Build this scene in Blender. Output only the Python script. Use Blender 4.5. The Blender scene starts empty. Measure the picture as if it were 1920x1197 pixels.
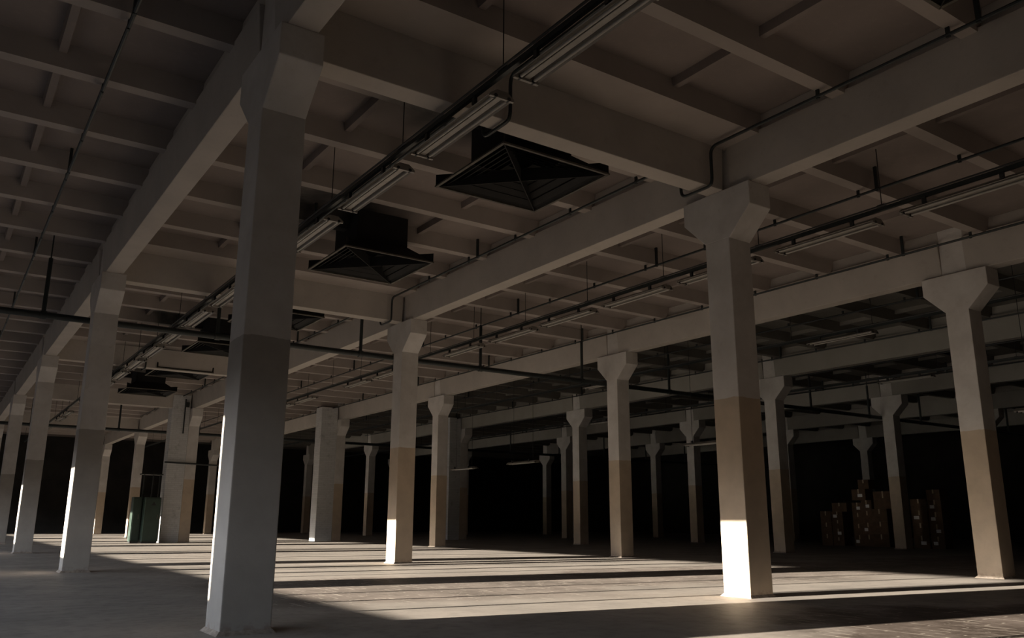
import bpy, bmesh, math, random
from mathutils import Vector, Matrix
random.seed(7)
C = bpy.context.scene.collection

# ------------------------------------------------------------------ survey grid
# bays are 6 m across the hall (X) and 9 m along it (Y); small corrections from the survey of the photograph
def gx(x): return x*(1-.0013)+.1729*(x/10)**2-.0191*(x/10)**3
def gy(y): return y+.1018*(y/10)**2-.0031*(y/10)**3
def gz(z): return z*(1-.0095)+.2697*(z/5)**2-.1202*(z/5)**3
ROWX = [5.965*k for k in range(8)]
H_BEAM, H_RIB, H_SOF = 4.95, 5.50, 5.76

# ------------------------------------------------------------------ helpers
class MB:
    def __init__(s): s.v=[]; s.f=[]
    def poly(s, pts, faces):
        n=len(s.v); s.v+= [tuple(p) for p in pts]; s.f+=[tuple(i+n for i in f) for f in faces]; return s
    def box(s, x0,y0,z0,x1,y1,z1):
        return s.poly([(x0,y0,z0),(x1,y0,z0),(x1,y1,z0),(x0,y1,z0),(x0,y0,z1),(x1,y0,z1),(x1,y1,z1),(x0,y1,z1)],
            [(0,3,2,1),(4,5,6,7),(0,1,5,4),(1,2,6,5),(2,3,7,6),(3,0,4,7)])
    def prism_y(s, prof, y0, y1):      # prof: (x,z) counter-clockwise, extruded along y
        n=len(prof); p=[(a,y0,b) for a,b in prof]+[(a,y1,b) for a,b in prof]
        return s.poly(p,[tuple(range(n)),tuple(reversed(range(n,2*n)))]+[(i+n,(i+1)%n+n,(i+1)%n,i) for i in range(n)])
    def prism_x(s, prof, x0, x1):      # prof: (y,z)
        n=len(prof); p=[(x0,a,b) for a,b in prof]+[(x1,a,b) for a,b in prof]
        return s.poly(p,[tuple(reversed(range(n))),tuple(range(n,2*n))]+[(i,(i+1)%n,(i+1)%n+n,i+n) for i in range(n)])
    def tube(s, path, r, seg=10):
        P=[Vector(p) for p in path]; n=len(P); rings=[]; up=None
        for i in range(n):
            t=(P[min(i+1,n-1)]-P[max(i-1,0)]).normalized()
            if up is None: up=Vector((0,0,1)) if abs(t.z)<.9 else Vector((0,1,0))
            a=t.cross(up)
            if a.length<1e-4: a=t.cross(Vector((1,0,0)))
            a.normalize(); b=a.cross(t).normalized(); up=b
            rings.append([P[i]+r*(math.cos(2*math.pi*k/seg)*a+math.sin(2*math.pi*k/seg)*b) for k in range(seg)])
        base=len(s.v)
        for rg in rings: s.v+=[tuple(p) for p in rg]
        for i in range(n-1):
            for k in range(seg):
                a0=base+i*seg+k; a1=base+i*seg+(k+1)%seg
                s.f.append((a0,a1,a1+seg,a0+seg))
        s.f.append(tuple(reversed(range(base,base+seg)))); s.f.append(tuple(range(base+(n-1)*seg,base+n*seg)))
        return s
    def build(s, name, mat, parent=None, bevel=0, smooth=False):
        me=bpy.data.meshes.new(name); me.from_pydata(s.v,[],s.f)
        bm=bmesh.new(); bm.from_mesh(me); bmesh.ops.recalc_face_normals(bm,faces=bm.faces)
        if bevel:
            bmesh.ops.bevel(bm,geom=[e for e in bm.edges if e.calc_face_angle(0)>.5],offset=bevel,segments=2,profile=.6,affect='EDGES',clamp_overlap=True)
        bm.to_mesh(me); bm.free()
        if smooth:
            for p in me.polygons: p.use_smooth=True
            me.set_sharp_from_angle(angle=math.radians(40))
        me.materials.append(mat)
        o=bpy.data.objects.new(name,me); C.objects.link(o)
        if parent: o.parent=parent
        return o
def tag(o,label=None,cat=None,group=None,kind=None):
    if label: o['label']=label
    if cat: o['category']=cat
    if group: o['group']=group
    if kind: o['kind']=kind
    return o
def empty(name,loc,label,cat,group=None,rz=0):
    o=bpy.data.objects.new(name,None); C.objects.link(o); o.location=loc; o.rotation_euler=(0,0,rz); o.empty_display_size=.3
    return tag(o,label,cat,group)
def dup(root,loc,label,rz=None):
    r=root.copy(); C.objects.link(r); r.location=loc; r['label']=label
    if rz is not None: r.rotation_euler=(0,0,rz)
    for ch in list(root.children):
        c=ch.copy(); C.objects.link(c); c.parent=r
        for g in list(ch.children):
            d=g.copy(); C.objects.link(d); d.parent=c
    return r
def smooth_path(pts,it=2):
    P=[Vector(p) for p in pts]
    for _ in range(it):
        Q=[P[0]]
        for a,b in zip(P[:-1],P[1:]): Q+= [a*.75+b*.25, a*.25+b*.75]
        Q.append(P[-1]); P=Q
    return P
ORD=['first','second','third','fourth','fifth','sixth','seventh','eighth','ninth','tenth','eleventh','twelfth',
     'thirteenth','fourteenth','fifteenth','sixteenth','seventeenth','eighteenth','nineteenth','twentieth']

# ------------------------------------------------------------------ materials
def mat(name): 
    m=bpy.data.materials.new(name); m.use_nodes=True; nt=m.node_tree
    return m,nt,nt.nodes['Principled BSDF']
def N(nt,t,**kw):
    n=nt.nodes.new(t)
    for k,v in kw.items(): setattr(n,k,v)
    return n
def mix(nt,fac,a,b,blend='MIX'):
    n=N(nt,'ShaderNodeMix',data_type='RGBA',blend_type=blend)
    for sock,val in ((n.inputs[0],fac),(n.inputs[6],a),(n.inputs[7],b)):
        if isinstance(val,bpy.types.NodeSocket): nt.links.new(val,sock)
        elif isinstance(val,(int,float)): sock.default_value=val
        else: sock.default_value=(*val,1)
    return n.outputs[2]
def math_(nt,op,a,b=None,c=None,clamp=False):
    n=N(nt,'ShaderNodeMath',operation=op,use_clamp=clamp)
    for s,val in zip(n.inputs,(a,b,c)):
        if val is None: continue
        if isinstance(val,bpy.types.NodeSocket): nt.links.new(val,s)
        else: s.default_value=val
    return n.outputs[0]
def noise(nt,vec,scale,detail=4,rough=.6):
    n=N(nt,'ShaderNodeTexNoise'); n.inputs['Scale'].default_value=scale; n.inputs['Detail'].default_value=detail; n.inputs['Roughness'].default_value=rough
    nt.links.new(vec,n.inputs['Vector']); return n.outputs['Fac']
def ramp(nt,v,stops):
    n=N(nt,'ShaderNodeValToRGB'); cr=n.color_ramp
    cr.elements[0].position=stops[0][0]; cr.elements[0].color=(*[stops[0][1]]*3,1)
    cr.elements[1].position=stops[1][0]; cr.elements[1].color=(*[stops[1][1]]*3,1)
    for p,c in stops[2:]: cr.elements.new(p).color=(c,c,c,1)
    nt.links.new(v,n.inputs[0]); return n.outputs[0]
def bump(nt,b,h,strength,dist=.01):
    n=N(nt,'ShaderNodeBump'); n.inputs['Strength'].default_value=strength; n.inputs['Distance'].default_value=dist
    nt.links.new(h,n.inputs['Height']); nt.links.new(n.outputs[0],b.inputs['Normal'])
def coord(nt,world=True):
    if world: return N(nt,'ShaderNodeNewGeometry').outputs['Position']
    return N(nt,'ShaderNodeTexCoord').outputs['Object']
def plain(name,col,rough=.6,metal=0,var=.15,scale=6):
    m,nt,b=mat(name); p=coord(nt)
    c=mix(nt,ramp(nt,noise(nt,p,scale),[(.35,0),(.65,1)]),[x*(1-var) for x in col],[min(1,x*(1+var)) for x in col])
    nt.links.new(c,b.inputs['Base Color']); b.inputs['Roughness'].default_value=rough; b.inputs['Metallic'].default_value=metal
    return m

VENTS=[(3.5,-4.68),(3.5,1.15),(3.5,5.6),(3.5,10.3),(3.5,14.3),(3.5,18.6),(3.5,22.9)]
def whitewash(name,col,soot=False):
    m,nt,b=mat(name); p=coord(nt)
    c=mix(nt,ramp(nt,noise(nt,p,1.3),[(.35,0),(.7,1)]),[x*.86 for x in col],col)
    c=mix(nt,ramp(nt,noise(nt,p,9,6,.7),[(.55,0),(.75,.35)]),c,(.30,.26,.22))
    if soot:
        best=None
        for vx,vy in VENTS:
            d=N(nt,'ShaderNodeVectorMath',operation='DISTANCE'); nt.links.new(p,d.inputs[0]); d.inputs[1].default_value=(gx(vx)-.85,gy(vy)-.15,gz(5.65))
            best=d.outputs['Value'] if best is None else math_(nt,'MINIMUM',best,d.outputs['Value'])
        f=math_(nt,'SUBTRACT',1.0,math_(nt,'DIVIDE',math_(nt,'SUBTRACT',best,.7),1.0),clamp=True)
        f=math_(nt,'MULTIPLY',f,ramp(nt,noise(nt,p,1.8,3),[(.3,.75),(.6,1)]))
        c=mix(nt,f,c,(.012,.012,.011))
    nt.links.new(c,b.inputs['Base Color']); b.inputs['Roughness'].default_value=.85
    bump(nt,b,noise(nt,p,14,5),.25,.008)
    return m
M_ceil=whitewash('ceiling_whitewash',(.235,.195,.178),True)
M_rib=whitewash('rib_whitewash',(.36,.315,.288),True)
M_ceil_shade=whitewash('shaded_bay_ceiling_grey',(.17,.16,.14))  # shade behind the third row's beam put into the far bays' colour
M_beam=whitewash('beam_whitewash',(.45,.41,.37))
M_beam_shade=whitewash('shaded_row_beam_grey',(.30,.28,.25))  # far row beams: fall-off of light put into a darker colour
M_white=whitewash('pillar_whitewash',(.62,.62,.61))
def column_mat(name,low,band=True):
    m,nt,b=mat(name); p=coord(nt); o=coord(nt,False)
    sep=N(nt,'ShaderNodeSeparateXYZ'); nt.links.new(o,sep.inputs[0]); z=sep.outputs[2]
    up=mix(nt,ramp(nt,noise(nt,p,2.2),[(.35,0),(.7,1)]),(.50,.47,.44),(.62,.59,.56))
    up=mix(nt,ramp(nt,noise(nt,p,11,6,.7),[(.58,0),(.8,.4)]),up,(.32,.27,.22))
    lo=mix(nt,ramp(nt,noise(nt,p,3),[(.35,0),(.7,1)]),[x*.85 for x in low],low)
    e=math_(nt,'ADD',z,math_(nt,'MULTIPLY',noise(nt,p,5),.05))
    f=math_(nt,'LESS_THAN',e,gz(2.32)+.025)
    c=mix(nt,f,up,lo)
    # scuffed dirt near the floor
    d=math_(nt,'SUBTRACT',1.0,math_(nt,'DIVIDE',z,.10),clamp=True)
    d=math_(nt,'MULTIPLY',d,ramp(nt,noise(nt,p,16),[(.45,0),(.6,.8)]))
    c=mix(nt,d,c,(.20,.13,.09))
    nt.links.new(c,b.inputs['Base Color']); b.inputs['Roughness'].default_value=.6
    h=math_(nt,'ADD',noise(nt,p,18,5),math_(nt,'MULTIPLY',noise(nt,p,3,2),2.0))
    bump(nt,b,h,.25,.006)
    return m
M_colA=column_mat('column_grey_band',(.38,.35,.315))
M_colB=column_mat('column_tan_band',(.50,.40,.30))
M_brick,nt,b=mat('whitewashed_brick'); p=coord(nt)
mp=N(nt,'ShaderNodeMapping'); mp.inputs['Rotation'].default_value=(math.pi/2,0,0); nt.links.new(p,mp.inputs[0])
br=N(nt,'ShaderNodeTexBrick'); nt.links.new(mp.outputs[0],br.inputs[0]); br.inputs['Scale'].default_value=1
br.inputs['Brick Width'].default_value=.25; br.inputs['Row Height'].default_value=.075; br.inputs['Mortar Size'].default_value=.008
br.inputs['Color1'].default_value=(.56,.56,.555,1); br.inputs['Color2'].default_value=(.50,.50,.50,1); br.inputs['Mortar'].default_value=(.46,.46,.455,1)
c=mix(nt,ramp(nt,noise(nt,p,3.5,6,.75),[(.55,0),(.66,.45)]),br.outputs[0],(.24,.235,.22))
nt.links.new(c,b.inputs['Base Color']); b.inputs['Roughness'].default_value=.9; bump(nt,b,br.outputs[0],.5,.01)
M_pipe=plain('dark_green_painted_steel',(.016,.021,.021),.5,.0)
M_pipe_l=plain('grey_painted_steel',(.10,.105,.10),.45)
M_vent=plain('sooty_sheet_steel',(.007,.0065,.006),.8,0,.3)
M_rim=plain('worn_steel_rim',(.085,.075,.06),.6,0,.3,12)
M_enamel=plain('off_white_enamel',(.24,.22,.195),.35,0,.12,10)
M_tube=plain('dusty_fluorescent_glass',(.33,.31,.28),.3,0,.1)
M_blackp=plain('black_plastic',(.02,.02,.02),.5)
M_green=plain('green_cabinet_paint',(.022,.042,.031),.5,0,.15,4)
M_green_e=plain('sunlit_edge_green',(.07,.12,.095),.45)  # sunlight on the cabinets' left edge put into a paler green
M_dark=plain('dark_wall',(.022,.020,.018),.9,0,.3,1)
M_wall=plain('window_wall_plaster',(.22,.21,.20),.9,0,.1,2)
M_frame=plain('window_frame_paint',(.35,.34,.32),.6)
M_card=plain('brown_cardboard',(.10,.058,.032),.8,0,.2,5)
M_tape=plain('shiny_packing_tape',(.42,.33,.22),.25)
M_label=plain('white_paper_label',(.75,.75,.75),.7,0,.05)
M_mortar=plain('mortar_skirt',(.30,.25,.21),.85,0,.3,20)
M_warn=plain('black_marking',(.01,.01,.01),.6)
# floor: worn concrete screed with fields of end-grain blocks and pale dashes of filler
M_floor,nt,b=mat('worn_factory_floor'); p=coord(nt)
sep=N(nt,'ShaderNodeSeparateXYZ'); nt.links.new(p,sep.inputs[0]); X,Y=sep.outputs[0],sep.outputs[1]
n1=noise(nt,p,.8,6,.65); n2=noise(nt,p,6,6,.7); n3=noise(nt,p,.35,3)
conc=mix(nt,ramp(nt,n1,[(.3,0),(.7,1)]),(.235,.215,.195),(.375,.335,.30))
conc=mix(nt,ramp(nt,n2,[(.5,0),(.75,.5)]),conc,(.16,.15,.135))
brown=mix(nt,ramp(nt,n1,[(.35,0),(.62,1)]),(.055,.042,.034),(.20,.165,.145))
brown=mix(nt,ramp(nt,n2,[(.45,0),(.7,.6)]),brown,(.30,.25,.22))
tile=N(nt,'ShaderNodeTexBrick'); mp=N(nt,'ShaderNodeMapping'); mp.inputs['Rotation'].default_value=(0,0,math.pi/2); nt.links.new(p,mp.inputs[0]); nt.links.new(mp.outputs[0],tile.inputs[0])
tile.inputs['Scale'].default_value=1; tile.inputs['Brick Width'].default_value=.50; tile.inputs['Row Height'].default_value=.165; tile.inputs['Mortar Size'].default_value=.010; tile.inputs['Mortar Smooth'].default_value=.0
tile.inputs['Color1'].default_value=(0,0,0,1); tile.inputs['Color2'].default_value=(0,0,0,1); tile.inputs['Mortar'].default_value=(1,1,1,1)
vm=N(nt,'ShaderNodeMapping'); vm.inputs['Scale'].default_value=(6,1.1,1); nt.links.new(p,vm.inputs[0])
dash=math_(nt,'MULTIPLY',tile.outputs[0],ramp(nt,noise(nt,vm.outputs[0],2.2,3),[(.53,0),(.57,1)]))
dark=math_(nt,'MULTIPLY',tile.outputs[0],ramp(nt,noise(nt,p,3.1,2),[(.42,.0),(.5,.35)]))
brown=mix(nt,dark,brown,(.05,.04,.035))
brown=mix(nt,dash,brown,(.62,.56,.48))
# block fields: a band along the hall around X 1..8 plus a patch near the camera's right
q=math_(nt,'ADD',Y,math_(nt,'MULTIPLY',math_(nt,'SUBTRACT',n3,.5),5.0))
q=math_(nt,'ADD',q,math_(nt,'MULTIPLY',math_(nt,'SUBTRACT',n1,.5),2.0))
fA=ramp(nt,math_(nt,'DIVIDE',math_(nt,'SUBTRACT',q,.9),.8),[(.0,0),(1.0,1)])
fA=math_(nt,'MULTIPLY',fA,ramp(nt,math_(nt,'DIVIDE',math_(nt,'SUBTRACT',5.6,q),.9),[(0,0),(1,1)]))
fA=math_(nt,'MULTIPLY',fA,ramp(nt,math_(nt,'SUBTRACT',X,.6),[(0,0),(.6,1)]))
r_=math_(nt,'ADD',X,math_(nt,'MULTIPLY',math_(nt,'SUBTRACT',n1,.5),1.6))
fB=math_(nt,'MULTIPLY',ramp(nt,math_(nt,'SUBTRACT',r_,3.4),[(0,0),(.4,1)]),ramp(nt,math_(nt,'SUBTRACT',-1.6,q),[(0,0),(.5,1)]))
c=mix(nt,math_(nt,'MULTIPLY',fA,.62,clamp=True),conc,brown)
c=mix(nt,fB,c,mix(nt,.45,brown,(.06,.046,.038)))
nt.links.new(c,b.inputs['Base Color'])
nt.links.new(ramp(nt,n2,[(.3,.52),(.8,.78)]),b.inputs['Roughness'])
b.inputs['Specular IOR Level'].default_value=.10
bump(nt,b,math_(nt,'ADD',math_(nt,'MULTIPLY',n1,2.0),n2),.2,.006)

# ------------------------------------------------------------------ shell
XW=gx(-6.0); YB,YF=-18.5,gy(50.5); XR=gx(43.2)
MB().box(XW-.4,YB-.3,-.2,XR+.3,YF+.3,0).build('floor',M_floor)['kind']='structure'
m=MB()
m.box(XW-.4,YB-.3,gz(H_SOF),XR+.3,YF+.3,gz(H_SOF)+.2)
zr,zs=gz(H_RIB),gz(H_SOF)
seams=[-.4+1.5*k for k in range(-3,32)]
m_main=m; m_shade=MB(); m_rib=MB()
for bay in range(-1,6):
    m=m_main if bay<2 else m_shade
    x0=gx(ROWX[bay] if bay>=0 else -5.965); x1=gx(ROWX[bay+1])
    for s in seams:
        y0,y1=gy(s-.105),gy(s+.105); o=.02       # ribs taper towards the bottom
        rb=m_rib if bay<2 else m_shade
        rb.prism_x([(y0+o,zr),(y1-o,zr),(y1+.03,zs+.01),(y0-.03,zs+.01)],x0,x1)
    for dx in (1.70,4.35):                     # cross ribs of every slab
        xc=gx((ROWX[bay] if bay>=0 else -5.965)+dx)
        for s in seams[:-1]:
            m.prism_y([(xc-.04,gz(5.66)),(xc+.04,gz(5.66)),(xc+.06,zs+.01),(xc-.06,zs+.01)],gy(s+.10),gy(s+1.4))
m_shade.box(gx(ROWX[2])+.1,YB,zs-.012,XR,YF,zs+.01)  # thin sheet under the far bays carries their shade colour
m=m_main
# wide infill strip on each column line of the braced bay
for j in range(0,5):
    m_rib.box(gx(0),gy(9*j-.76),zr-.004,gx(ROWX[1]),gy(9*j-.13),zs+.01)
c_=m.build('ceiling',M_ceil); c_['kind']='structure'
m_shade.build('far_bay_slabs',M_ceil_shade,c_); m_rib.build('slab_ribs',M_rib,c_)
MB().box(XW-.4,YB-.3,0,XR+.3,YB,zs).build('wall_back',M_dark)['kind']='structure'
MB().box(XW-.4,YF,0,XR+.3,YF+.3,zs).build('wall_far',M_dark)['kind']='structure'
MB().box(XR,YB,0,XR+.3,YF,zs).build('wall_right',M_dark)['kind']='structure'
# window wall: sill, head and piers
SILL,HEAD=1.03,2.565
WIN=[(-5.2,-.93),(.89,5.05),(6.25,11.30),(12.30,17.20),(18.10,23.65),(24.95,29.4),(30.6,35.4),(36.6,41.4),(42.6,47.4)]
m=MB(); m.box(XW-.25,YB,0,XW,YF,SILL); m.box(XW-.25,YB,HEAD,XW,YF,zs)
prev=YB
for a,b_ in WIN:
    m.box(XW-.25,prev,SILL,XW,gy(a) if a>0 else a,HEAD); prev=gy(b_) if b_>0 else b_
m.box(XW-.25,prev,SILL,XW,YF,HEAD)
m.build('wall_left',M_wall)['kind']='structure'
for i,(a,b_) in enumerate(WIN):
    a=gy(a) if a>0 else a; b_=gy(b_) if b_>0 else b_
    m=MB(); n=round((b_-a)/1.03)
    m.box(XW-.19,a,SILL,XW-.13,b_,SILL+.04); m.box(XW-.19,a,HEAD-.04,XW-.13,b_,HEAD)
    for k in range(n+1):
        yc=a+(b_-a)*k/n; w=.035 if 0<k<n else .05
        if i in (2,3,5) and k==n//2: w=.10
        if i==0 and k==2: w=.09
        m.box(XW-.19,max(a,yc-w),SILL,XW-.13,min(b_,yc+w),HEAD)
    m.build('window_%d'%(i+1),M_frame)['kind']='structure'

# ------------------------------------------------------------------ columns
ROWNAME=['leftmost row','second row from left','third row from left','fourth row from left','fifth row from left','sixth row from left','seventh row from left']
def make_column(mt,group,label,loc):
    t=empty('concrete_column',loc,label,'column',group)
    sh=MB()
    nz=14; z1=gz(4.31); s=.2; rnd=random.Random(3)
    rings=[]
    sh.box(-s,-s,0,s,s,z1)
    sh.build('shaft',mt,t,bevel=.010)
    zt,zm,zb=gz(H_BEAM),gz(4.65),gz(4.30)
    cp=MB().prism_x([(-.56,zt),(-.56,zm),(-.2,zb),(.2,zb),(.56,zm),(.56,zt)],-.2,.2)
    cp.build('capital',mt,t,bevel=.012)
    MB().box(-.136,-.213,zt,.136,.213,gz(H_SOF)+.005).build('head',mt,t,bevel=.006)
    k=MB(); a,b2=.202,.232
    k.poly([(-b2,-b2,0),(b2,-b2,0),(b2,b2,0),(-b2,b2,0),(-a,-a,.032),(a,-a,.032),(a,a,.032),(-a,a,.032)],[(0,3,2,1),(4,5,6,7),(0,1,5,4),(1,2,6,5),(2,3,7,6),(3,0,4,7)])
    k.build('mortar_skirt',M_mortar,t)
    return t
YN={(2,0):.15,(4,1):.10,(3,0):.15}
protoA=protoB=None
for r in range(7):
    for j in range(0,6):
        if r>=5 and j>=5: continue
        Y=9*j+YN.get((r,j),0)+(-.55 if j==3 else 0)
        loc=(gx(ROWX[r]),gy(Y),0)
        kind='grey' if r==0 else 'tan'
        where=('nearest in the ' if j==0 else ORD[j]+' away in the ')+ROWNAME[r]
        lab='whitewashed square concrete column with %s lower band, %s'%(kind,where)
        g='concrete columns of the hall'
        if r==0:
            if protoA is None: protoA=make_column(M_colA,g,lab,loc)
            else: dup(protoA,loc,lab)
        else:
            if protoB is None: protoB=make_column(M_colB,g,lab,loc)
            else: dup(protoB,loc,lab)

# ------------------------------------------------------------------ beams
def jy(j,r=-1): return 9*j+(-.55 if j==3 else 0)+YN.get((r,j),0)
for r in range(7):
    for j in range(-1,5):
        if r>=5 and j>=4: continue
        y0,y1=gy(jy(j,r)+.212),gy(jy(j+1,r)-.212)
        L=(y1-y0)/2
        zb,zt=gz(H_BEAM),gz(5.545)
        o=MB().prism_y([(-.14,zb),(.14,zb),(.19,zt),(.13,zt),(.13,gz(H_SOF)+.005),(-.13,gz(H_SOF)+.005),(-.13,zt),(-.19,zt)],-L,L)  .build('ceiling_beam',M_beam if r<3 else M_beam_shade,None,bevel=.012)
        o.location=(gx(ROWX[r]),(y0+y1)/2,0)
        if j<0: w='whitewashed beam over the %s, coming overhead from behind the camera'%ROWNAME[r]
        else: w='whitewashed beam over the %s, %s span beyond the nearest column'%(ROWNAME[r],ORD[j])
        tag(o,w,'beam','long beams carried on the column heads')
for j in range(0,5):
    y=gy(jy(j)); zb=gz(H_BEAM)
    o=MB().prism_x([(y-.135,zb),(y+.135,zb),(y+.17,gz(5.50)),(y-.17,gz(5.50))],gx(0)+.19,gx(ROWX[1])-.19).build('tie_beam',M_beam,None,bevel=.01)
    tag(o,['deep cross beam between the two nearest columns','deep cross beam bridging the first two rows at their second columns','deep cross beam bridging the first two rows at their third columns','deep cross beam bridging the first two rows at their fourth columns','deep cross beam bridging the first two rows at their fifth columns'][j],'beam','deep cross beams between the first two rows')

# ------------------------------------------------------------------ whitewashed brick pillars beside the fourth columns
for r,w,nm in ((1,.66,'second'),(2,.72,'third'),(3,.60,'fourth'),(4,-.6,'fifth')):
    x1=gx(ROWX[r])-.20; y0=gy(26.45)
    if w<0: w=-w; x1+=.42+w+.02
    o=MB().box(-w,-.19,0,0,.45,gz(5.45)).build('brick_pillar',M_brick,None,bevel=.008); o.location=(x1-.004,y0,0)
    tag(o,'broad whitewashed brick pillar, no tan band, against the fourth column of the %s row'%nm,'pillar','brick pillars in the middle of the hall')

# ------------------------------------------------------------------ ceiling diffusers
def make_vent(loc,label):
    t=empty('ceiling_diffuser',loc,label,'vent','square louvred air diffusers')
    h=.80; zt=gz(H_SOF)-gz(4.97)
    # rim
    m=MB(); w=.035
    for a,b_,c_,d in ((-h,-h,h,-h+w),(-h,h-w,h,h),(-h,-h+w,-h+w,h-w),(h-w,-h+w,h,h-w)): m.box(a,b_,0,c_,d,.022)
    m.build('rim',M_rim,t)
    # hood rising to the neck
    m=MB(); n=.46; th=.015
    zo=.30
    o_=[(-h,-h,.02),(h,-h,.02),(h,h,.02),(-h,h,.02)]; i_=[(-n,-n,zo),(n,-n,zo),(n,n,zo),(-n,n,zo)]
    lo=[(x,y,z-th) for x,y,z in i_]; 
    m.poly(o_+i_+[(x*.97,y*.97,z-.004) for x,y,z in o_]+lo,[(0,1,5,4),(1,2,6,5),(2,3,7,6),(3,0,4,7),(9,8,12,13),(10,9,13,14),(11,10,14,15),(8,11,15,12)])
    m.build('hood',M_vent,t)
    m=MB().box(-n,-n,zo-.02,-n+.02,n,zt); m.box(n-.02,-n,zo-.02,n,n,zt); m.box(-n,-n,zo-.02,n,-n+.02,zt); m.box(-n,n-.02,zo-.02,n,n,zt)
    m.build('neck',M_vent,t)
    for k in range(5):                      # nested sloping louvre frames
        a=h*(.86-.155*k); z0=.02+.038*k; m=MB(); q=a-.075; z1=z0+.05
        P=[(-a,-a,z0),(a,-a,z0),(a,a,z0),(-a,a,z0),(-q,-q,z1),(q,-q,z1),(q,q,z1),(-q,q,z1)]
        P+= [(x,y,z+.008) for x,y,z in P]
        F=[(0,1,5,4),(1,2,6,5),(2,3,7,6),(3,0,4,7),(9,8,12,13),(10,9,13,14),(11,10,14,15),(8,11,15,12),
           (0,8,9,1),(1,9,10,2),(2,10,11,3),(3,11,8,0),(4,5,13,12),(5,6,14,13),(6,7,15,14),(7,4,12,15)]
        m.poly(P,F).build('louvre_frame',M_vent,t)
    d=h-.01; g=.006
    for sx,sy in ((1,1),(1,-1)):            # upright plates on the diagonals, standing proud at the corners
        a=Vector((-d*sx,-d*sy,0)); e=Vector((d*sx,d*sy,0)); nrm=Vector((-sy,sx,0)).normalized()*g
        m=MB(); pts=[]
        for s_ in (-1,1): pts+=[a+nrm*s_+Vector((0,0,.0)),e+nrm*s_,e+nrm*s_+Vector((0,0,.17)),a+nrm*s_+Vector((0,0,.17))]
        m.poly(pts,[(0,1,2,3),(7,6,5,4),(0,4,5,1),(1,5,6,2),(2,6,7,3),(3,7,4,0)]).build('corner_plate',M_vent,t)
    return t
vl=['black louvred diffuser cut by the top frame edge, at the right',
    'large black louvred diffuser beyond the nearest cross beam',
    'second black louvred diffuser beyond the nearest cross beam, right of the near column',
    'black louvred diffuser right behind the second cross beam, mostly hidden',
    'small black diffuser seen just left of the nearest column',
    'far black diffuser, fifth beyond the nearest cross beam',
    'farthest black diffuser above the green cabinets']
V0=None
for (vx,vy),l in zip(VENTS,vl):
    loc=(gx(vx),gy(vy),gz(4.96))
    if V0 is None: V0=make_vent(loc,l)
    else: dup(V0,loc,l)

# ------------------------------------------------------------------ light tracks, hanging rods and fluorescent fittings
TRACK=[(1.73,'over the bay right of the nearest column'),(7.73,'over the second bay'),(13.70,'over the third bay'),(19.70,'over the fourth bay')]
BN=['first','second','third','fourth']
zt=gz(4.80)
for i,(tx,wh) in enumerate(TRACK):
    y0,y1=(-8.5,44) if i<2 else (-4,44)
    x=gx(tx); t=empty('light_track',(x,gy(y0),zt),'thin steel lamp track hung from rods %s'%wh,'light track')
    L=gy(y1)-gy(y0)
    MB().prism_y([(-.022,0),(.022,0),(.022,.05),(-.022,.05)],0,L).build('channel',M_pipe,t)
    MB().tube([(-.035,0,.062),(-.035,L,.062)],.013,8).build('cable',M_blackp,t)
    yy=-7.25
    while yy<y1:
        if yy>y0:
            y=gy(yy)-gy(y0); z_=gz(H_SOF)-zt+.0
            MB().tube([(0,y,.05),(0,y,z_)],.0065,6).build('rod',M_blackp,t)
            MB().box(-.03,y-.05,.045,.03,y+.05,.085).build('clamp',M_blackp,t)
        yy+=2.045
def make_lamp(loc,label,rz=0):
    t=empty('fluorescent_light',loc,label,'light fitting','twin tube fluorescent fittings',rz)
    L=1.62; w=.135
    # winged reflector: a channel spine with sloping sides
    prof=[(-w,-.02),(-w+.004,-.026),(-.052,.028),(.052,.028),(w-.004,-.026),(w,-.02),(.056,.036),(-.056,.036)]
    MB().poly([(a,0,b_) for a,b_ in prof]+[(a,L,b_) for a,b_ in prof],
        [(0,1,2,7),(2,3,6,7),(3,4,5,6),(15,10,9,8),(15,14,11,10),(14,13,12,11)]+[(i+8,(i+1)%8+8,(i+1)%8,i) for i in range(8)]).build('reflector',M_enamel,t)
    MB().box(-.032,.0,-.02,.032,L,.028).build('ballast_cover',M_enamel,t,bevel=.006)
    for sx in (-1,1):
        MB().tube([(sx*.075,.05,-.028),(sx*.075,L-.05,-.028)],.0155,10).build('tube',M_tube,t,smooth=True)
    for y in (.0,L-.03):
        e=MB().poly([(-w,y,-.045),(w,y,-.045),(w,y,-.018),(.06,y,.036),(-.06,y,.036),(-w,y,-.018),(-w,y+.03,-.045),(w,y+.03,-.045),(w,y+.03,-.018),(.06,y+.03,.036),(-.06,y+.03,.036),(-w,y+.03,-.018)],
            [(0,1,2,3,4,5),(11,10,9,8,7,6)]+[(i,i+6,(i+1)%6+6,(i+1)%6) for i in range(6)]).build('end_plate',M_enamel,t)
        for sx in (-1,1): MB().tube([(sx*.075,y-.006,-.03),(sx*.075,y+.036,-.03)],.020,8).build('lamp_holder',M_blackp,e)
    for y in (.3,L-.36): MB().box(-.13,y,.0,-.095,y+.05,.0755).build('hook',M_blackp,t)
    return t
L0=None
def lamp(tx,ty,z,label):
    global L0
    loc=(gx(tx)+.115,gy(ty),z)
    if L0 is None: L0=make_lamp(loc,label); return L0
    return dup(L0,loc,label)
zl=zt-.075
k=0
for a in [-6.95,-4.95,-2.93]+[-.93,1.10,3.15,5.17,7.2,9.25,11.3,13.35,15.4,17.45,19.5,21.55,23.6,27.7,29.75,33.9]:
    lamp(1.73,a,zl,'long fluorescent fitting on the track beside the nearest column, %s along from the camera'%ORD[k]); k+=1
k=0
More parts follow.
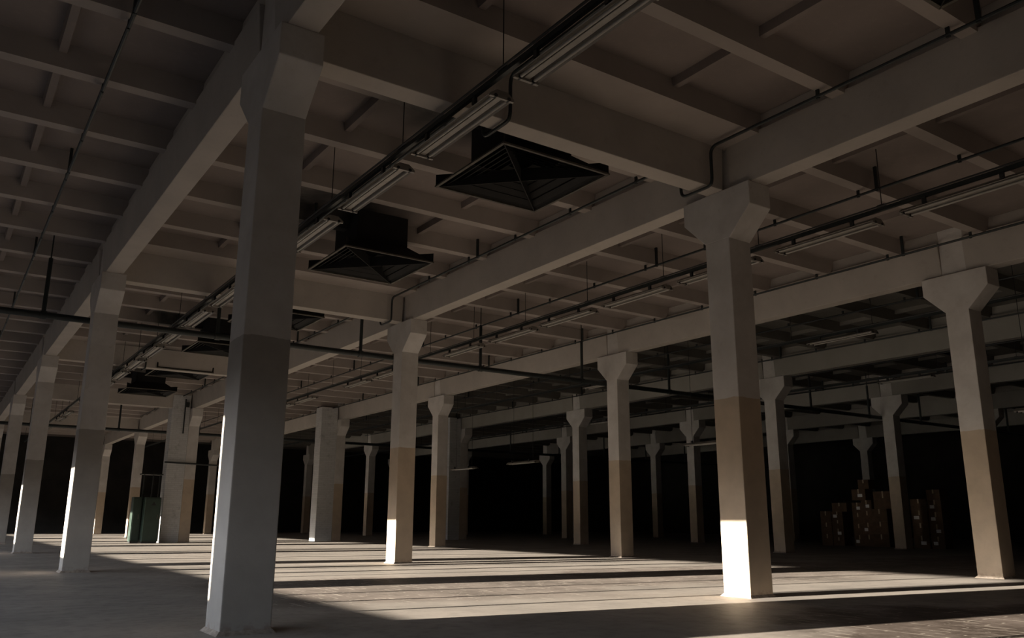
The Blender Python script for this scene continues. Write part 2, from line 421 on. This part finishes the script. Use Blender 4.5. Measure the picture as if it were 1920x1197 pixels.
for a in [-4.95,-2.98,-.98,1.05,3.00,4.98,6.9,8.95,12.9,14.9,19,21,25]:
    lamp(7.73,a,zl,'fluorescent fitting on the second bay track, %s from its near end'%ORD[k]); k+=1
lamp(13.62,2.95,zl,'lone fluorescent fitting on the third bay track, right of centre')
lamp(13.62,10.9,zl,'dim fluorescent fitting farther along the third bay track')
lamp(19.66,5.2,zl,'lone fluorescent fitting on the fourth bay track, between the two right columns')
lamp(19.66,18.2,zl,'faint fluorescent fitting far down the fourth bay track')
# fittings let down low on long wires
for (x,y,z,lab) in ((13.7,18.75,2.70,'low fluorescent fitting on long wires, left one of the hanging pair'),
                    (13.7,15.05,2.72,'low fluorescent fitting on long wires, right one of the hanging pair'),
                    (13.7,7.0,2.78,'low fluorescent fitting let down left of the bright lit column'),
                    (13.7,-1.25,2.82,'low fluorescent fitting at the right frame edge')):
    o=lamp(x,y,gz(z),lab)
    xx=gx(x)+.115; yy=gy(y)
    w=empty('hanging_wire_pair',(xx,yy,gz(z)+.036),'pair of thin wires holding the '+lab.replace('low fluorescent fitting','low lamp').replace('on long wires, ',''),'wire','wires holding the low lamps')
    for dy in (.25,1.37): MB().tube([(0,dy,0),(0,dy,gz(H_SOF)-gz(z)-.036)],.006,6).build('wire',M_blackp,w)

# ------------------------------------------------------------------ conduits under the ceiling
def conduit(x,y0,y1,label,hooks=(),r=.021,z=5.42,seed=0):
    X=gx(x); t=empty('conduit',(X,gy(y0),gz(z)),label,'conduit','steel conduits under the ceiling')
    pts=[(0,0,0)]
    O=gy(y0); Z0=gz(z)
    for hy in hooks:
        c_=gy(hy)-O; d=gz(4.955)-.045-Z0
        pts+= [(0,c_-.62,0),(.0,c_-.30,0),(.0,c_-.24,-.06),(.0,c_-.24,d+.06),(.0,c_-.20,d),(.0,c_+.24,d),(.0,c_+.30,d+.05),(.0,c_+.30,-.06),(.0,c_+.34,0),(0,c_+.62,0)]
    pts.append((0,gy(y1)-O,0))
    # keep long straights straight while rounding the bends
    P=[Vector(p) for p in pts]; Q=[P[0]]
    for i in range(1,len(P)-1):
        a,b_,c2=P[i-1],P[i],P[i+1]; la=min(.07,(a-b_).length*.45); lc=min(.07,(c2-b_).length*.45)
        p0=b_+(a-b_).normalized()*la; p2=b_+(c2-b_).normalized()*lc
        for s_ in (0,.33,.67,1): Q.append(p0.lerp(b_,s_).lerp(b_.lerp(p2,s_),s_))
    Q.append(P[-1])
    MB().tube(Q,r,8).build('pipe',M_pipe,t,smooth=True)
    k=0; yy=-.4+1.5*math.ceil((y0+.4)/1.5)+.05
    while yy<y1 and yy<32:
        if all(abs(yy-h_)>.6 for h_ in hooks):
            y=gy(yy)-O
            MB().box(-.012,y-.02,-.028,.012,y+.02,gz(H_RIB)-Z0).build('bracket',M_pipe,t)
        if k%3==0 and all(abs(yy-.3-h_)>.5 for h_ in hooks):
            y=gy(yy-.30)-O
            MB().box(-.018,y-.022,-.025,.018,y+.022,gz(H_SOF)-Z0).build('hanger_bar',M_pipe,t)
        yy+=1.5; k+=1
    return t
conduit(-1.17,-4,44,'thin dark conduit under the left ceiling bay, left of the leftmost beam')
conduit(2.40,-8.5,30,'dark conduit above the lamp track beside the nearest column',hooks=(0,9,18))
conduit(5.47,-8.5,34,'dark conduit along the beam of the second column row',hooks=(0,9,18))
conduit(8.43,-6,36,'dark conduit in the second bay, between beam and lamp track')
conduit(11.50,-4,36,'dark conduit along the beam of the third column row')
conduit(14.45,-2,36,'dark conduit in the third bay')
conduit(17.50,-1,36,'dark conduit along the beam of the fourth column row')
conduit(20.4,0,36,'dark conduit in the fourth bay')
conduit(23.5,2,36,'dark conduit along the beam of the fifth column row')

# ------------------------------------------------------------------ cross pipes
def cross_pipe(y,z,x0,x1,label,first,r=.058):
    Y,Z=gy(y),gz(z); t=empty('water_pipe',(gx(x0),Y,Z),label,'pipe'); L=gx(x1)-gx(x0)
    MB().tube([(0,0,0),(L,0,0)],r,14).build('pipe',M_pipe,t,smooth=True)
    x=first
    while x<x1:
        X=gx(x)-gx(x0)
        MB().tube([(X,0,0),(X,0,gz(5.28)-Z)],.036,10).tube([(X,0,gz(5.27)-Z),(X,0,gz(H_SOF)-Z)],.012,8).build('hanger',M_pipe,t)
        MB().tube([(X-.05,0,0),(X+.05,0,0)],r+.014,14).build('clamp',M_pipe,t,smooth=True)
        x+=3.0
cross_pipe(9.36,4.26,-5.7,41,'thick dark pipe crossing the hall behind the second columns',-.93)
cross_pipe(28.0,4.18,-5.7,41,'thick dark pipe crossing the far hall behind the fourth columns',-2.4,.06)
# thin pipe on the brick pillar
o=MB().tube([(gx(5.0),gy(26.19),gz(2.92)),(gx(8.2),gy(26.19),gz(2.84))],.03,10).build('thin_pipe',M_pipe,None,smooth=True)
tag(o,'thin dark pipe strapped across the left brick pillar and column','pipe')
o=MB().tube([(gx(5.56),gy(26.20),gz(5.3)),(gx(5.56),gy(26.20),gz(4.0))],.025,8).box(gx(5.56),gy(26.20)-.05,gz(5.0),gx(5.56)+.14,gy(26.20)+.05,gz(5.18)).build('drop_pipe',M_pipe,None)
tag(o,'short upright dark pipe with a small box at the top of the brick pillar','pipe')

# ------------------------------------------------------------------ green electrical cabinets
def cabinet(x0,x1,y0,y1,h,label,warn):
    t=empty('electrical_cabinet',(gx(x0),gy(y0),0),label,'cabinet','green electrical cabinets'); w=gx(x1)-gx(x0); d=gy(y1)-gy(y0)
    MB().box(0,0,.06,w,d,h).build('body',M_green,t,bevel=.008)
    MB().box(.02,.02,0,w-.02,d-.02,.06).build('plinth',M_blackp,t)
    dr=MB().box(.03,-.022,.10,w-.03,0,h-.05).build('door',M_green,t,bevel=.006)
    MB().box(w-.11,-.05,h*.52,w-.085,-.022,h*.62).build('handle',M_rim,dr)
    MB().box(.0,-.012,.06,.022,0,h).build('sunlit_edge_strip',M_green_e,t)  # sunlit left edge coloured in as a pale strip
    if warn:
        cx,cz=w*.55,h*.86; s=.085
        MB().poly([(cx-s,-.024,cz-s*.7),(cx+s,-.024,cz-s*.7),(cx,-.024,cz+s*.9),(cx-s,-.0225,cz-s*.7),(cx+s,-.0225,cz-s*.7),(cx,-.0225,cz+s*.9)],[(0,1,2),(5,4,3),(0,3,4,1),(1,4,5,2),(2,5,3,0)]).build('warning_triangle',M_warn,dr)
    return t
cabinet(4.40,4.95,25.85,26.45,gz(1.63),'dark green electrical cabinet with warning triangle beside the left brick pillar',True)
cabinet(4.06,4.37,26.15,26.50,gz(1.64),'narrower green cabinet standing behind, its left side sunlit',False)
t=empty('busbar_frame',(gx(4.42),gy(26.60),0),'small dark steel frame with a top plate rising above the green cabinets','frame')
for dx in (0,.32,.56): MB().box(dx,0,0,dx+.04,.04,gz(2.46)).build('post',M_pipe,t)
MB().box(-.12,-.14,gz(2.46),.66,.2,gz(2.50)).build('top_plate',M_pipe,t)

# ------------------------------------------------------------------ cartons stacked at the right
def carton(x,y,z,w,d,h,label,lab=0,rz=0):
    t=empty('carton',(x,y,z),label,'box','cardboard cartons stacked in the dark',rz)
    MB().box(-w/2,-d/2,0.001,w/2,d/2,h-.001).build('box',M_card,t,bevel=.004)
    m=MB().box(-w/2-.0015,-.025,h*.62,-w/2,.025,h-.001); m.box(-w/2-.0015,-.025,h-.0015,w/2+.0015,.025,h+.0006)
    m.build('tape',M_tape,t)
    if lab: 
        u=-d*.28 if lab==1 else d*.02
        MB().box(-w/2-.003,u,h*.3,-w/2-.0015,u+d*.34,h*.3+.11).build('paper_label',M_label,t)
STK=[ # yc, X front, depth(Y) of carton, [heights], stack name, label pattern
 (12.98,25.3,.46,[.42,.42,.42],'left column of the left stack',[0,0,0]),
 (12.50,25.3,.46,[.31,.31,.31,.31],'right column of the left stack',[0,1,0,2]),
 (11.72,25.4,.42,[.40,.40,.40,.36],'left column of the middle stack',[2,0,0,1]),
 (11.28,25.3,.42,[.42,.42,.42,.38],'second column of the middle stack',[0,2,0,1]),
 (10.74,25.2,.60,[.44,.44,.44],'right column of the middle stack',[0,0,0]),
 (9.22,25.1,.56,[.42,.42,.42,.38],'left column of the right stack',[1,0,2,0]),
 (8.66,25.1,.46,[.40,.40,.40,.40],'right column of the right stack',[2,1,2,2])]
LEV=['bottom','second','third','top']
for yc,xf,d,hs,nm,lb in STK:
    z=0
    for i,h in enumerate(hs):
        lv='top' if i==len(hs)-1 else ('bottom' if i==0 else LEV[i]+' from bottom')
        carton(gx(xf)+.25,gy(yc),z,.5,d,h,'brown cardboard carton, %s in the %s'%(lv,nm),lb[i]); z+=h
carton(gx(25.4)+.25,gy(12.45),1.242,.5,.62,.32,'wide carton laid on top of the left stack')
carton(gx(25.3)+.25,gy(10.60),1.322,.55,.74,.62,'large carton on top of the middle stack, right side')
carton(gx(25.4)+.25,gy(11.62),1.642,.5,.56,.40,'carton on top of the middle stack, left side',1)
carton(gx(25.4)+.25,gy(11.42),2.044,.5,.40,.34,'smallest carton crowning the middle stack',rz=.12)
carton(gx(25.1)+.25,gy(8.67),1.602,.5,.46,.34,'carton crowning the right stack')

# ------------------------------------------------------------------ light
sun=bpy.data.lights.new('sun','SUN'); sun.energy=40; sun.angle=math.radians(.42); sun.color=(1,.90,.76)
so=bpy.data.objects.new('sun',sun); C.objects.link(so); so.location=(-30,0,20)
so.rotation_euler=Vector((1,-.135,-.141)).to_track_quat('-Z','Y').to_euler()
w=bpy.data.worlds.new('evening_sky'); bpy.context.scene.world=w; w.use_nodes=True; nt=w.node_tree
bg=nt.nodes['Background']; tc=N(nt,'ShaderNodeTexCoord'); sp=N(nt,'ShaderNodeSeparateXYZ'); nt.links.new(tc.outputs['Generated'],sp.inputs[0])
cr=N(nt,'ShaderNodeValToRGB'); nt.links.new(math_(nt,'ADD',math_(nt,'MULTIPLY',sp.outputs[2],.5),.5),cr.inputs[0])
e=cr.color_ramp.elements; e[0].position=.525; e[0].color=(.05,.045,.04,1); e[1].position=.545; e[1].color=(.95,.95,.97,1)
for p_,c_ in ((.62,(.78,.87,1,1)),(.72,(.25,.32,.45,1)),(1,(.15,.2,.32,1))): cr.color_ramp.elements.new(p_).color=c_
nt.links.new(cr.outputs[0],bg.inputs[0]); bg.inputs[1].default_value=9

# ------------------------------------------------------------------ camera
f_px,pitch,roll,yaw=1561.98,.23763,.00443,.59955
cd=bpy.data.cameras.new('camera'); cd.sensor_width=36; cd.lens=f_px/1920*36; cd.clip_end=300; cd.clip_start=.05
co=bpy.data.objects.new('camera',cd); C.objects.link(co)
F=Vector((math.sin(yaw)*math.cos(pitch),math.cos(yaw)*math.cos(pitch),math.sin(pitch)))
R0=Vector((math.cos(yaw),-math.sin(yaw),0)); U0=R0.cross(F)
R=math.cos(roll)*R0+math.sin(roll)*U0; U=-math.sin(roll)*R0+math.cos(roll)*U0
co.matrix_world=Matrix(((R.x,U.x,-F.x,-2.15026),(R.y,U.y,-F.y,-6.95717),(R.z,U.z,-F.z,.85968),(0,0,0,1)))
sc=bpy.context.scene; sc.camera=co
sc.view_settings.view_transform='Standard'; sc.view_settings.look='None'; sc.view_settings.gamma=1; sc.view_settings.exposure=0
sc.view_settings.use_curve_mapping=False
sc.cycles.max_bounces=10; sc.cycles.diffuse_bounces=8
